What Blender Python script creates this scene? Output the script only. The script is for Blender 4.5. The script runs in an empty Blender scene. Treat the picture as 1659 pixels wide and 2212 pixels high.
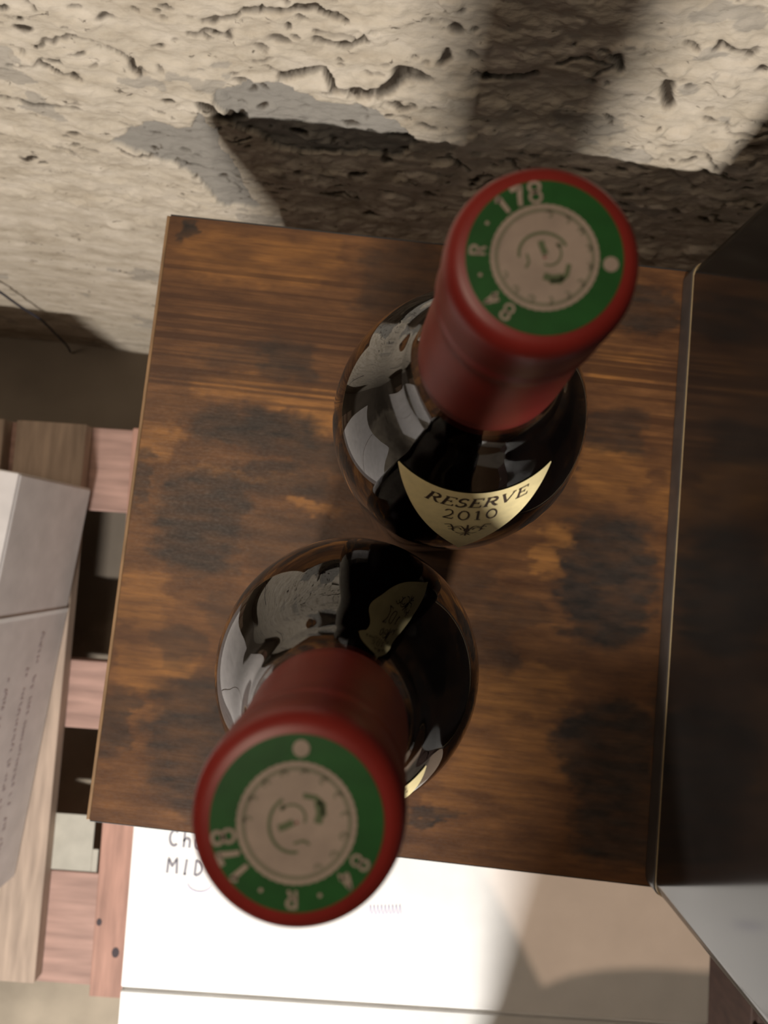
import bpy, bmesh, math, random
import numpy as np
from mathutils import Matrix, Vector

random.seed(4)
RNG = np.random.RandomState(7)
SC = bpy.context.scene
COL = SC.collection
R = math.radians

# ------------------------------------------------------------------ camera, world, lights, exposure
# The world axes follow the table: x along its back edge, y towards the wall, z up, table top at z = 0.
F_PX = 1560.0
cam_d = bpy.data.cameras.new('camera')
cam_d.sensor_fit = 'HORIZONTAL'
cam_d.sensor_width = 25.0
cam_d.lens = 25.0 * F_PX / 1659.0
cam_d.clip_start = 0.005
cam_d.dof.use_dof = True
cam_d.dof.focus_distance = 0.235
cam_d.dof.aperture_fstop = 18.0
cam = bpy.data.objects.new('camera', cam_d)
COL.objects.link(cam)
cam.matrix_world = (Matrix.Translation((0, 0, 0.422)) @ Matrix.Rotation(R(6.42), 4, 'Z')
                    @ Matrix.Rotation(0.003519, 4, 'Y') @ Matrix.Rotation(0.060184, 4, 'X'))
SC.camera = cam

world = bpy.data.worlds.new('cellar_air')
SC.world = world
world.use_nodes = True
bg = world.node_tree.nodes['Background']
bg.inputs[0].default_value = (1.0, 0.80, 0.60, 1)
bg.inputs[1].default_value = 0.012

def area_lamp(name, loc, target, sx, sy, watts, col):
    d = bpy.data.lights.new(name, 'AREA')
    d.shape = 'RECTANGLE'; d.size = sx; d.size_y = sy
    d.energy = watts; d.color = col
    o = bpy.data.objects.new(name, d)
    COL.objects.link(o)
    o.location = loc
    o.rotation_euler = (Vector(target) - Vector(loc)).to_track_quat('-Z', 'Y').to_euler()
    return o
LAMP = Vector((-0.20, -1.13, 0.52))                       # strip lamp with an added hood, in front, to the left
area_lamp('strip_light', LAMP, (0.0, 0.05, -0.1), 0.20, 0.035, 30.0, (1.0, 0.955, 0.90))
area_lamp('ceiling_light', (-0.50, 0.08, 1.50), (0.0, -0.1, 0.0), 0.36, 0.36, 6.0, (1.0, 0.82, 0.64))

SC.view_settings.view_transform = 'Standard'
SC.view_settings.look = 'None'
SC.view_settings.gamma = 1.0
SC.view_settings.exposure = 0.0
SC.view_settings.use_curve_mapping = False

# ------------------------------------------------------------------ helpers
def tag(o, label=None, cat=None, group=None, kind=None):
    if label: o['label'] = label
    if cat: o['category'] = cat
    if group: o['group'] = group
    if kind: o['kind'] = kind
    return o

def empty(name, loc=(0, 0, 0), rz=0.0, label=None, cat=None, group=None):
    o = bpy.data.objects.new(name, None)
    o.empty_display_size = 0.02
    COL.objects.link(o)
    o.location = loc
    o.rotation_euler = (0, 0, rz)
    return tag(o, label, cat, group)

def mesh_obj(name, verts, faces, mat, parent=None, smooth=False, mats=None, fmat=None):
    me = bpy.data.meshes.new(name)
    me.from_pydata([tuple(map(float, v)) for v in verts], [], faces)
    for m in (mats or [mat]):
        me.materials.append(m)
    if fmat is not None:
        me.polygons.foreach_set('material_index', fmat)
    if smooth:
        me.polygons.foreach_set('use_smooth', [True] * len(me.polygons))
    me.update()
    o = bpy.data.objects.new(name, me)
    COL.objects.link(o)
    if parent: o.parent = parent
    return o

def bm_obj(name, bm, mat, parent=None, smooth=False):
    bmesh.ops.recalc_face_normals(bm, faces=bm.faces)
    me = bpy.data.meshes.new(name)
    bm.to_mesh(me); bm.free()
    me.materials.append(mat)
    if smooth:
        me.polygons.foreach_set('use_smooth', [True] * len(me.polygons))
    o = bpy.data.objects.new(name, me)
    COL.objects.link(o)
    if parent: o.parent = parent
    return o

def box_bm(x0, x1, y0, y1, z0, z1, bev=0.0, seg=2, bm=None):
    bm2 = bmesh.new()
    bmesh.ops.create_cube(bm2, size=1.0)
    for v in bm2.verts:
        v.co = Vector(((x0 + x1) / 2 + v.co.x * (x1 - x0), (y0 + y1) / 2 + v.co.y * (y1 - y0), (z0 + z1) / 2 + v.co.z * (z1 - z0)))
    if bev > 0:
        bmesh.ops.bevel(bm2, geom=list(bm2.edges), offset=bev, segments=seg, profile=0.5, affect='EDGES')
    if bm is None:
        return bm2
    me = bpy.data.meshes.new('tmp'); bm2.to_mesh(me); bm2.free()
    bm.from_mesh(me); bpy.data.meshes.remove(me)
    return bm

def box(name, x0, x1, y0, y1, z0, z1, mat, parent=None, bev=0.001, seg=2):
    return bm_obj(name, box_bm(x0, x1, y0, y1, z0, z1, bev, seg), mat, parent)

def lathe(name, prof, mat, parent=None, seg=96, closed=False):
    """prof: list of (r, z); r = 0 makes a pole; closed joins the last ring to the first."""
    verts, rings = [], []
    for r, z in prof:
        if r < 1e-7:
            rings.append([len(verts)]); verts.append((0, 0, z))
        else:
            ids = []
            for k in range(seg):
                a = 2 * math.pi * k / seg
                ids.append(len(verts)); verts.append((r * math.cos(a), r * math.sin(a), z))
            rings.append(ids)
    faces = []
    n = len(rings)
    for i in range(n if closed else n - 1):
        A, B = rings[i], rings[(i + 1) % n]
        for k in range(seg):
            k2 = (k + 1) % seg
            if len(A) == 1 and len(B) == 1: break
            if len(A) == 1: faces.append((A[0], B[k2], B[k]))
            elif len(B) == 1: faces.append((A[k], A[k2], B[0]))
            else: faces.append((A[k], A[k2], B[k2], B[k]))
    bm = bmesh.new()
    vs = [bm.verts.new(v) for v in verts]
    for f in faces:
        bm.faces.new([vs[i] for i in f])
    return bm_obj(name, bm, mat, parent, smooth=True)

def catmull(pts, n=8):
    out = []
    P = [np.array(p, float) for p in pts]
    P = [2 * P[0] - P[1]] + P + [2 * P[-1] - P[-2]]
    for i in range(1, len(P) - 2):
        for k in range(n):
            t = k / n
            a, b, c, d = P[i - 1], P[i], P[i + 1], P[i + 2]
            out.append(tuple(0.5 * ((2 * b) + (c - a) * t + (2 * a - 5 * b + 4 * c - d) * t * t + (3 * b - a - 3 * c + d) * t ** 3)))
    out.append(tuple(P[-2]))
    return out

def tube(name, pts, r, mat, parent=None, seg=8):
    pts = [Vector(p) for p in pts]
    verts, faces = [], []
    for i, p in enumerate(pts):
        t = (pts[min(i + 1, len(pts) - 1)] - pts[max(i - 1, 0)]).normalized()
        u = t.cross(Vector((0.3, 0.2, 0.93))).normalized(); w = t.cross(u)
        for k in range(seg):
            a = 2 * math.pi * k / seg
            verts.append(p + (u * math.cos(a) + w * math.sin(a)) * r)
    for i in range(len(pts) - 1):
        for k in range(seg):
            k2 = (k + 1) % seg
            faces.append((i * seg + k, i * seg + k2, (i + 1) * seg + k2, (i + 1) * seg + k))
    faces.append(tuple(range(seg))[::-1])
    faces.append(tuple((len(pts) - 1) * seg + k for k in range(seg)))
    return mesh_obj(name, verts, faces, mat, parent, smooth=True)

# numpy value noise ---------------------------------------------------------
_T = RNG.rand(256, 256)
def vnoise(x, y):
    xi = np.floor(x).astype(int); yi = np.floor(y).astype(int)
    fx = x - xi; fy = y - yi
    fx = fx * fx * (3 - 2 * fx); fy = fy * fy * (3 - 2 * fy)
    g = lambda a, b: _T[a % 256, b % 256]
    return (g(xi, yi) * (1 - fx) + g(xi + 1, yi) * fx) * (1 - fy) + (g(xi, yi + 1) * (1 - fx) + g(xi + 1, yi + 1) * fx) * fy
def fbm(x, y, oct=5, gain=0.5):
    s, a, tot = 0, 1.0, 0
    for k in range(oct):
        s = s + a * vnoise(x * 2 ** k + 17.3 * k, y * 2 ** k + 9.1 * k); tot += a; a *= gain
    return s / tot * 2 - 1
def sstep(a, b, x):
    t = np.clip((x - a) / (b - a), 0, 1); return t * t * (3 - 2 * t)

# materials -----------------------------------------------------------------
def mat(name, col, rough=0.6, **kw):
    m = bpy.data.materials.new(name)
    m.use_nodes = True
    nt = m.node_tree
    p = nt.nodes['Principled BSDF']
    p.inputs['Base Color'].default_value = (*col, 1)
    p.inputs['Roughness'].default_value = rough
    for k, v in kw.items():
        if k in ('var', 'scale', 'bump', 'stretch', 'col2', 'coord'): continue
        p.inputs[k.replace('_', ' ')].default_value = v
    var = kw.get('var', 0.12)
    if var > 0:
        tc = nt.nodes.new('ShaderNodeTexCoord')
        mp = nt.nodes.new('ShaderNodeMapping')
        mp.inputs['Scale'].default_value = kw.get('stretch', (1, 1, 1))
        nz = nt.nodes.new('ShaderNodeTexNoise')
        nz.inputs['Scale'].default_value = kw.get('scale', 40.0)
        nz.inputs['Detail'].default_value = 6
        nt.links.new(tc.outputs[kw.get('coord', 'Object')], mp.inputs[0]); nt.links.new(mp.outputs[0], nz.inputs[0])
        mx = nt.nodes.new('ShaderNodeMix'); mx.data_type = 'RGBA'
        c2 = kw.get('col2', tuple(max(0, c * (1 - 2.2 * var)) for c in col))
        mx.inputs[6].default_value = (*c2, 1)
        mx.inputs[7].default_value = (*tuple(min(1, c * (1 + var)) for c in col), 1)
        rp = nt.nodes.new('ShaderNodeMapRange'); rp.inputs[1].default_value = 0.3; rp.inputs[2].default_value = 0.7
        nt.links.new(nz.outputs[0], rp.inputs[0]); nt.links.new(rp.outputs[0], mx.inputs[0])
        nt.links.new(mx.outputs[2], p.inputs['Base Color'])
        if kw.get('bump', 0):
            bp = nt.nodes.new('ShaderNodeBump')
            bp.inputs['Strength'].default_value = kw['bump']; bp.inputs['Distance'].default_value = 0.002
            nt.links.new(nz.outputs[0], bp.inputs['Height']); nt.links.new(bp.outputs[0], p.inputs['Normal'])
    return m

M_glass = mat('bottle_glass', (0.50, 0.53, 0.46), 0.012, var=0, Transmission_Weight=1.0, IOR=1.72)
M_wine = mat('dark_wine', (0.006, 0.002, 0.003), 0.5, var=0, Specular_IOR_Level=0.0)
M_red = mat('red_capsule_foil', (0.30, 0.028, 0.022), 0.40, var=0.08, scale=90)
M_green = mat('green_stamp_ink', (0.016, 0.115, 0.022), 0.4, var=0.10, scale=200)
M_pale = mat('pale_stamp_ink', (0.46, 0.37, 0.31), 0.5, var=0.06, scale=300)
M_dim = mat('greenish_print', (0.25, 0.24, 0.17), 0.5, var=0.05, scale=300)
M_dkgreen = mat('grey_green_print', (0.13, 0.17, 0.085), 0.5, var=0.05, scale=300)
M_cream = mat('cream_label_paper', (0.78, 0.65, 0.34), 0.6, var=0.04, scale=400)
M_ink = mat('brown_black_ink', (0.05, 0.03, 0.02), 0.6, var=0)
M_carton = mat('white_carton', (0.80, 0.79, 0.77), 0.65, var=0.03, scale=25, bump=0.04)
M_cartonL = mat('off_white_carton', (0.62, 0.58, 0.56), 0.7, var=0.05, scale=30, bump=0.05)
M_kraft = mat('brown_cardboard', (0.34, 0.22, 0.13), 0.75, var=0.08, scale=30, bump=0.1)
M_beige = mat('beige_cardboard', (0.50, 0.42, 0.32), 0.75, var=0.08, scale=40)
M_greycard = mat('grey_cardboard', (0.42, 0.40, 0.34), 0.75, var=0.06, scale=40)
M_pen = mat('grey_pen_ink', (0.22, 0.21, 0.24), 0.6, var=0)
M_stamp = mat('faint_violet_ink', (0.50, 0.48, 0.62), 0.6, var=0)
M_print = mat('mauve_carton_print', (0.44, 0.385, 0.39), 0.6, var=0)
M_tape = mat('clear_tape', (0.72, 0.72, 0.70), 0.12, var=0.03, scale=60)
M_pallet = mat('reddish_pallet_wood', (0.42, 0.235, 0.18), 0.75, var=0.16, scale=14, stretch=(6, 0.7, 3), bump=0.25)
M_palletB = mat('grey_beige_pallet_wood', (0.42, 0.32, 0.25), 0.75, var=0.14, scale=14, stretch=(6, 0.7, 3), bump=0.25)
M_palletX = mat('pink_pallet_wood', (0.40, 0.25, 0.205), 0.75, var=0.14, scale=14, stretch=(0.7, 6, 3), bump=0.25)
M_knot = mat('dark_wood_knot', (0.04, 0.025, 0.03), 0.7, var=0)
M_black = mat('black_gloss_side', (0.012, 0.010, 0.009), 0.12, var=0.15, scale=18, IOR=1.75)
M_base = mat('dark_grey_plastic', (0.060, 0.050, 0.045), 0.35, var=0.1, scale=60)
M_seam = mat('pale_brass_seam', (0.50, 0.38, 0.21), 0.4, var=0.1, scale=60)
M_metal = mat('black_metal', (0.02, 0.02, 0.02), 0.45, var=0.1)
M_edge = mat('light_edge_band', (0.26, 0.15, 0.07), 0.5, var=0.15, scale=60, stretch=(4, 1, 4))
M_cable = mat('dark_blue_cable', (0.035, 0.035, 0.05), 0.5, var=0.1)
M_floor = mat('cellar_floor', (0.46, 0.39, 0.30), 0.85, var=0.14, scale=9, bump=0.4)

# ------------------------------------------------------------------ the setting
FLOOR_Z = -0.70
WALL_Y = 0.273

def seg_dist(X, Z, pts):
    d = np.full(X.shape, 9.0)
    for (x0, z0), (x1, z1) in zip(pts[:-1], pts[1:]):
        dx, dz = x1 - x0, z1 - z0
        t = np.clip(((X - x0) * dx + (Z - z0) * dz) / (dx * dx + dz * dz + 1e-12), 0, 1)
        d = np.minimum(d, np.hypot(X - x0 - t * dx, Z - z0 - t * dz))
    return d

def in_poly(X, Z, poly):
    c = np.zeros(X.shape, bool)
    n = len(poly)
    for i in range(n):
        x0, z0 = poly[i]; x1, z1 = poly[(i + 1) % n]
        hit = ((z0 > Z) != (z1 > Z)) & (X < (x1 - x0) * (Z - z0) / (z1 - z0 + 1e-12) + x0)
        c ^= hit
    return c

def build_wall():
    xs = np.concatenate([np.linspace(-1.6, -0.72, 25)[:-1], np.linspace(-0.72, -0.36, 130)[:-1], np.linspace(-0.36, 0.34, 520), np.linspace(0.34, 1.6, 30)[1:]])
    zs = np.concatenate([np.linspace(FLOOR_Z - 0.02, -0.20, 150)[:-1], np.linspace(-0.20, 0.16, 280), np.linspace(0.16, 1.5, 40)[1:]])
    X, Z = np.meshgrid(xs, zs)
    # waviness of the render coat, then trowel ridges that run sideways, then grain
    d = 0.008 * fbm(X * 4 + 3, Z * 4 + 8, 3) + 0.0030 * fbm(X * 22, Z * 42 + 5, 5, 0.62) + 0.0022 * fbm(X * 90 + 2, Z * 150, 4, 0.6)
    d *= 1 - 0.45 * sstep(-0.12, -0.3, Z)
    jx = X + 0.006 * fbm(X * 60, Z * 60 + 40, 3); jz = Z + 0.006 * fbm(X * 60 + 70, Z * 60, 3)
    dirt = np.zeros(X.shape)
    cracks = [([(-.095, .012), (-.07, .023), (-.062, .009), (-.043, .01), (-.032, .016), (-.013, .027)], .0022, .010),
              ([(-.033, .012), (-.022, .026), (-.008, .026)], .0040, .012),
              ([(.122, .040), (.127, .032), (.131, .026)], .0028, .010),
              ([(-.289, -.039), (-.262, -.043), (-.24, -.041)], .0020, .007),
              ([(-.150, -.020), (-.140, -.034), (-.128, -.030)], .0030, .010),
              ([(-.24, .004), (-.232, -.004), (-.222, -.008)], .0016, .006),
              ([(-.108, .066), (-.090, .064), (-.066, .069), (-.052, .060)], .0016, .006),
              ([(-.200, .030), (-.185, .012), (-.178, .004)], .0015, .006),
              ([(.02, .035), (.035, .028), (.05, .035)], .0016, .006),
              ([(.09, .06), (.097, .048)], .002, .007), ([(-.07, .045), (-.052, .04), (-.045, .05)], .0016, .006)]
    for pts, w, dep in cracks:
        q = sstep(w * 1.7, w * 0.5, seg_dist(jx, jz, pts))
        d -= 0.55 * dep * q; dirt = np.maximum(dirt, np.clip(1.5 * q - 0.25, 0, 1))
    def win(cx_, cz_, r):
        i0, i1 = np.searchsorted(xs, (cx_ - r, cx_ + r)); j0, j1 = np.searchsorted(zs, (cz_ - r, cz_ + r))
        return slice(j0, j1), slice(i0, i1)
    for k in range(620):
        cx_, cz_ = random.uniform(-0.62, 0.34), random.uniform(-0.5, 0.16)
        if k > 130: cz_ = random.uniform(-0.13, 0.15); cx_ = random.uniform(-0.34, 0.33)
        ra = random.choice([.0009, .0010, .0012, .0012, .0014, .0017, .0024]); rb = ra * random.uniform(1.0, 3.2)
        a = random.uniform(-0.5, 0.3)
        W_ = win(cx_, cz_, rb * 1.6 + 0.012)
        u = (jx[W_] - cx_) * math.cos(a) + (jz[W_] - cz_) * math.sin(a); v = -(jx[W_] - cx_) * math.sin(a) + (jz[W_] - cz_) * math.cos(a)
        q = sstep(1.25, 0.45, np.hypot(u / rb, v / ra))
        d[W_] -= random.uniform(.0015, .0045) * q; dirt[W_] = np.maximum(dirt[W_], np.clip(q * random.uniform(0.5, 1.4), 0, 1))
    for k in range(60):   # short hairline cracks
        p_ = [(random.uniform(-0.34, 0.32), random.uniform(-0.13, 0.15))]
        a = random.uniform(-0.7, 0.4)
        for q_ in range(random.randint(2, 5)):
            a += random.uniform(-0.7, 0.7); p_.append((p_[-1][0] + .007 * math.cos(a), p_[-1][1] + .007 * math.sin(a)))
        W_ = win(p_[0][0], p_[0][1], 0.05)
        q = sstep(0.0016, 0.0005, seg_dist(jx[W_], jz[W_], p_)) * random.uniform(0.4, 1.0)
        d[W_] -= .0025 * q; dirt[W_] = np.maximum(dirt[W_], q)
    # loose flakes standing proud
    for k in range(170):
        cx_, cz_ = random.uniform(-0.42, 0.30), random.uniform(-0.25, 0.14)
        ra = random.uniform(.003, .008); a = random.uniform(-0.6, 0.4)
        W_ = win(cx_, cz_, 0.03)
        u = (jx[W_] - cx_) * math.cos(a) + (jz[W_] - cz_) * math.sin(a); v = -(jx[W_] - cx_) * math.sin(a) + (jz[W_] - cz_) * math.cos(a)
        d[W_] += random.uniform(.0008, .0026) * sstep(1.0, 0.75, np.hypot(u / ra / 1.7, v / ra))
    # grey mortar patches, set back a little where the coat has come off
    pl = [(-.196, -.052), (-.163, -.046), (-.150, -.026), (-.143, -.066), (-.138, -.16), (-.162, -.169), (-.185, -.111), (-.235, -.088)]
    pr = [(-.135, -.006), (-.091, .004), (-.046, .002), (-.002, -.029), (-.02, -.055), (-.105, -.060), (-.130, -.036)]
    jx2 = X + 0.012 * fbm(X * 30 + 11, Z * 30 + 40, 4); jz2 = Z + 0.012 * fbm(X * 30 + 70, Z * 30 + 3, 4)
    mort = in_poly(jx2, jz2, pl) | in_poly(jx2, jz2, pr)
    extra = fbm(X * 14 + 31, Z * 22 + 4, 4) > 0.42
    m1 = mort.astype(float)
    m2 = np.maximum(m1, 0.55 * extra)
    d -= 0.0035 * m1
    d -= 0.003 * sstep(-0.635, -0.675, Z) * (1 + fbm(X * 20, Z * 20, 3))
    verts = np.stack([X, np.full(X.shape, WALL_Y) - d, Z], -1).reshape(-1, 3)
    nx, nz = len(xs), len(zs)
    idx = np.arange(nx * nz).reshape(nz, nx)
    faces = np.stack([idx[:-1, :-1], idx[:-1, 1:], idx[1:, 1:], idx[1:, :-1]], -1).reshape(-1, 4)
    me = bpy.data.meshes.new('wall_back')
    me.from_pydata(verts.tolist(), [], faces.tolist())
    me.polygons.foreach_set('use_smooth', [True] * len(me.polygons))
    ca = me.color_attributes.new('wear', 'FLOAT_COLOR', 'POINT')
    c = np.ones((nx * nz, 4), np.float32)
    c[:, 0] = dirt.reshape(-1); c[:, 1] = m2.reshape(-1); c[:, 2] = 0
    ca.data.foreach_set('color', c.reshape(-1))
    m = bpy.data.materials.new('rough_plaster'); m.use_nodes = True
    nt = m.node_tree; p = nt.nodes['Principled BSDF']; p.inputs['Roughness'].default_value = 0.95
    p.inputs['Specular IOR Level'].default_value = 0.15
    at = nt.nodes.new('ShaderNodeAttribute'); at.attribute_name = 'wear'
    sp = nt.nodes.new('ShaderNodeSeparateColor'); nt.links.new(at.outputs[0], sp.inputs[0])
    tc = nt.nodes.new('ShaderNodeTexCoord')
    mp = nt.nodes.new('ShaderNodeMapping'); mp.inputs['Scale'].default_value = (1, 1, 2.2); nt.links.new(tc.outputs['Object'], mp.inputs[0])
    nz1 = nt.nodes.new('ShaderNodeTexNoise'); nz1.inputs['Scale'].default_value = 22; nz1.inputs['Detail'].default_value = 9; nz1.inputs['Roughness'].default_value = 0.65
    nt.links.new(mp.outputs[0], nz1.inputs[0])
    r1 = nt.nodes.new('ShaderNodeValToRGB')
    r1.color_ramp.elements[0].position = 0.30; r1.color_ramp.elements[0].color = (0.30, 0.25, 0.185, 1)
    r1.color_ramp.elements[1].position = 0.68; r1.color_ramp.elements[1].color = (0.52, 0.455, 0.37, 1)
    e = r1.color_ramp.elements.new(0.47); e.color = (0.425, 0.365, 0.285, 1)
    nt.links.new(nz1.outputs[0], r1.inputs[0])
    mx = nt.nodes.new('ShaderNodeMix'); mx.data_type = 'RGBA'
    mx.inputs[7].default_value = (0.235, 0.215, 0.185, 1)
    nt.links.new(sp.outputs[1], mx.inputs[0]); nt.links.new(r1.outputs[0], mx.inputs[6])
    mx2 = nt.nodes.new('ShaderNodeMix'); mx2.data_type = 'RGBA'
    mx2.inputs[7].default_value = (0.045, 0.034, 0.024, 1)
    nt.links.new(sp.outputs[0], mx2.inputs[0]); nt.links.new(mx.outputs[2], mx2.inputs[6])
    # fine dark specks and short cracks
    mp3 = nt.nodes.new('ShaderNodeMapping'); mp3.inputs['Scale'].default_value = (1, 1, 1.9); mp3.inputs['Rotation'].default_value = (0, R(18), 0); nt.links.new(tc.outputs['Object'], mp3.inputs[0])
    nz3 = nt.nodes.new('ShaderNodeTexNoise'); nz3.inputs['Scale'].default_value = 75; nz3.inputs['Detail'].default_value = 5; nz3.inputs['Roughness'].default_value = 0.6; nz3.inputs['Distortion'].default_value = 0.8
    nt.links.new(mp3.outputs[0], nz3.inputs[0])
    mr3 = nt.nodes.new('ShaderNodeMapRange')
    for i_, q_ in enumerate((0.355, 0.305, 0.0, 0.8)): mr3.inputs[i_ + 1].default_value = q_
    nt.links.new(nz3.outputs[0], mr3.inputs[0])
    mx3 = nt.nodes.new('ShaderNodeMix'); mx3.data_type = 'RGBA'; mx3.inputs[7].default_value = (0.07, 0.055, 0.04, 1)
    nt.links.new(mr3.outputs[0], mx3.inputs[0]); nt.links.new(mx2.outputs[2], mx3.inputs[6])
    nt.links.new(mx3.outputs[2], p.inputs['Base Color'])
    nz2 = nt.nodes.new('ShaderNodeTexNoise'); nz2.inputs['Scale'].default_value = 260; nz2.inputs['Detail'].default_value = 4
    nt.links.new(mp.outputs[0], nz2.inputs[0])
    bp = nt.nodes.new('ShaderNodeBump'); bp.inputs['Strength'].default_value = 0.5; bp.inputs['Distance'].default_value = 0.0015
    nt.links.new(nz2.outputs[0], bp.inputs['Height']); nt.links.new(bp.outputs[0], p.inputs['Normal'])
    me.materials.append(m)
    o = bpy.data.objects.new('wall_back', me); COL.objects.link(o)
    tag(o, 'rough beige plastered cellar wall with cracks and grey mortar patches', kind='structure')
build_wall()

def build_floor():
    n = 60
    xs = np.linspace(-1.6, 1.6, n); ys = np.linspace(-1.9, WALL_Y + 0.03, n)
    X, Y = np.meshgrid(xs, ys)
    Zf = FLOOR_Z - 0.004 + 0.004 * fbm(X * 3, Y * 3, 3)
    Zf = np.minimum(Zf, FLOOR_Z)
    v = np.stack([X, Y, Zf], -1).reshape(-1, 3)
    idx = np.arange(n * n).reshape(n, n)
    f = np.stack([idx[:-1, :-1], idx[:-1, 1:], idx[1:, 1:], idx[1:, :-1]], -1).reshape(-1, 4)
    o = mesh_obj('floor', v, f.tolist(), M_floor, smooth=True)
    tag(o, 'worn beige concrete cellar floor', kind='structure')
build_floor()

def painted_floor_shade():
    # shade painted into the floor colour towards the wall, with a ragged edge
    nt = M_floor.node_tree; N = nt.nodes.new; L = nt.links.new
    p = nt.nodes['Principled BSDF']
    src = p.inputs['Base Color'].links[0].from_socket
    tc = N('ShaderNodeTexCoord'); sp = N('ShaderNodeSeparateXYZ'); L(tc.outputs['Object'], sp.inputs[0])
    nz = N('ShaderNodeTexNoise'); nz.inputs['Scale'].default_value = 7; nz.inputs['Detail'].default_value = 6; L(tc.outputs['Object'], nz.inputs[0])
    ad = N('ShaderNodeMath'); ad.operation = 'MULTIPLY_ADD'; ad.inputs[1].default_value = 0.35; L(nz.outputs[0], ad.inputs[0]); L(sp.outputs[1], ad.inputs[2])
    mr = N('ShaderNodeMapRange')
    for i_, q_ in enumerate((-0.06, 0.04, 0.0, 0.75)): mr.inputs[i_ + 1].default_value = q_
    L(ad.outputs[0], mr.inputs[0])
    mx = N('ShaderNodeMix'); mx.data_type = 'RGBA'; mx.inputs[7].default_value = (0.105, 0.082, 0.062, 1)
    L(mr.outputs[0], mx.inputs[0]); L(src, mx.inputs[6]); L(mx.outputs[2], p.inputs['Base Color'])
painted_floor_shade()

# ------------------------------------------------------------------ pallet
PY = R(2.5)
DECK = -0.556
def build_pallet():
    root = empty('wooden_pallet', (-0.40, -0.235, FLOOR_Z), PY, 'reddish wooden pallet under the white cartons and the table', 'pallet')
    T = DECK - FLOOR_Z       # 0.144
    def at(name, x0, x1, y0, y1, z0, z1, m):
        b = box(name, x0, x1, y0, y1, z0, z1, m, root, 0.0018); return b
    # deck boards, running towards the wall
    xb = [(-0.335, -0.225), (-0.190, -0.125), (-0.108, -0.012), (0.058, 0.165), (0.215, 0.315), (0.37, 0.47), (0.53, 0.63), (0.69, 0.80)]
    for i, (a, b) in enumerate(xb):
        yo = (-0.383, 0.368) if i != 2 else (-0.372, 0.368)
        bd = at('deck_board', a, b, yo[0], yo[1], T - 0.022, T, M_palletB if i < 3 else M_pallet)
        if i == 3:      # this one lies a little askew
            bd.data.transform(Matrix.Translation((0.058, -0.15, 0)) @ Matrix.Rotation(R(0.7), 4, 'Z') @ Matrix.Translation((-0.058, 0.15, 0)))
        if i == 3:
            for (kx, ky, kr) in ((0.091, -0.325, 0.0055), (0.066, -0.288, 0.004)):
                bm = bmesh.new()
                bmesh.ops.create_circle(bm, cap_ends=True, segments=14, radius=kr)
                for v in bm.verts:
                    v.co = Vector((kx + v.co.x * 0.9, ky + v.co.y * 1.2, T + 0.0003))
                k = bm_obj('knot', bm, M_knot, bd)
    for (y0, y1) in ((0.252, 0.368), (-0.046, 0.046), (-0.382, -0.236)):
        at('stringer_board', -0.335, 0.80, y0, y1, T - 0.044, T - 0.0222, M_palletX)
        for (x0, x1) in ((-0.335, -0.235), (0.18, 0.29), (0.70, 0.80)):
            at('block', x0, x1, y0 + 0.004, y1 - 0.004, 0.0222, T - 0.0442, M_palletX)
    for (x0, x1) in ((-0.335, -0.235), (0.18, 0.29), (0.70, 0.80)):
        at('bottom_board', x0, x1, -0.362, 0.368, 0.001, 0.022, M_pallet)
build_pallet()

# ------------------------------------------------------------------ stroke lettering (flat ribbons)
def arc(cx, cy, rx, ry, a0, a1, n=14):
    return [(cx + rx * math.cos(R(a0 + (a1 - a0) * k / n)), cy + ry * math.sin(R(a0 + (a1 - a0) * k / n))) for k in range(n + 1)]
# glyphs in a box 0..w wide, 0..1 high: list of (points, width factor)
SERIF = {
    'R': (0.80, [([(.18, 0), (.18, 1)], 1), (arc(.40, .74, .26, .24, 90, -90), 1), ([(.18, .98), (.40, .98)], .5), ([(.18, .5), (.40, .5)], .5),
                 ([(.42, .5), (.60, .18), (.78, .0)], .95), ([(.04, .02), (.32, .02)], .45), ([(.04, .98), (.2, .98)], .45), ([(.70, .02), (.88, .02)], .4)]),
    'E': (0.72, [([(.18, 0), (.18, 1)], 1), ([(.04, .98), (.68, .98)], .5), ([(.04, .02), (.72, .02)], .5), ([(.18, .52), (.5, .52)], .5),
                 ([(.67, .98), (.67, .80)], .5), ([(.71, .02), (.71, .22)], .5), ([(.5, .42), (.5, .62)], .45)]),
    'S': (0.62, [(arc(.32, .74, .22, .24, 30, 250, 16) + arc(.32, .26, .24, .25, 70, -150, 16), .85), ([(.53, .98), (.53, .78)], .4), ([(.08, .02), (.08, .24)], .4)]),
    'V': (0.84, [([(.10, .98), (.42, .02)], 1), ([(.42, .02), (.74, .98)], .5), ([(.0, .98), (.24, .98)], .45), ([(.62, .98), (.86, .98)], .45)]),
    '2': (0.62, [(arc(.30, .70, .22, .28, 160, -20, 14) + [(.40, .38), (.08, .04)], .7), ([(.06, .04), (.58, .04)], .8), ([(.56, .04), (.60, .20)], .4)]),
    '0': (0.70, [(arc(.35, .5, .28, .48, 0, 360, 26), .75)]),
    '1': (0.46, [([(.24, 0), (.24, 1)], 1), ([(.24, .98), (.08, .84)], .5), ([(.08, .02), (.40, .02)], .45)]),
}
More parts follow.
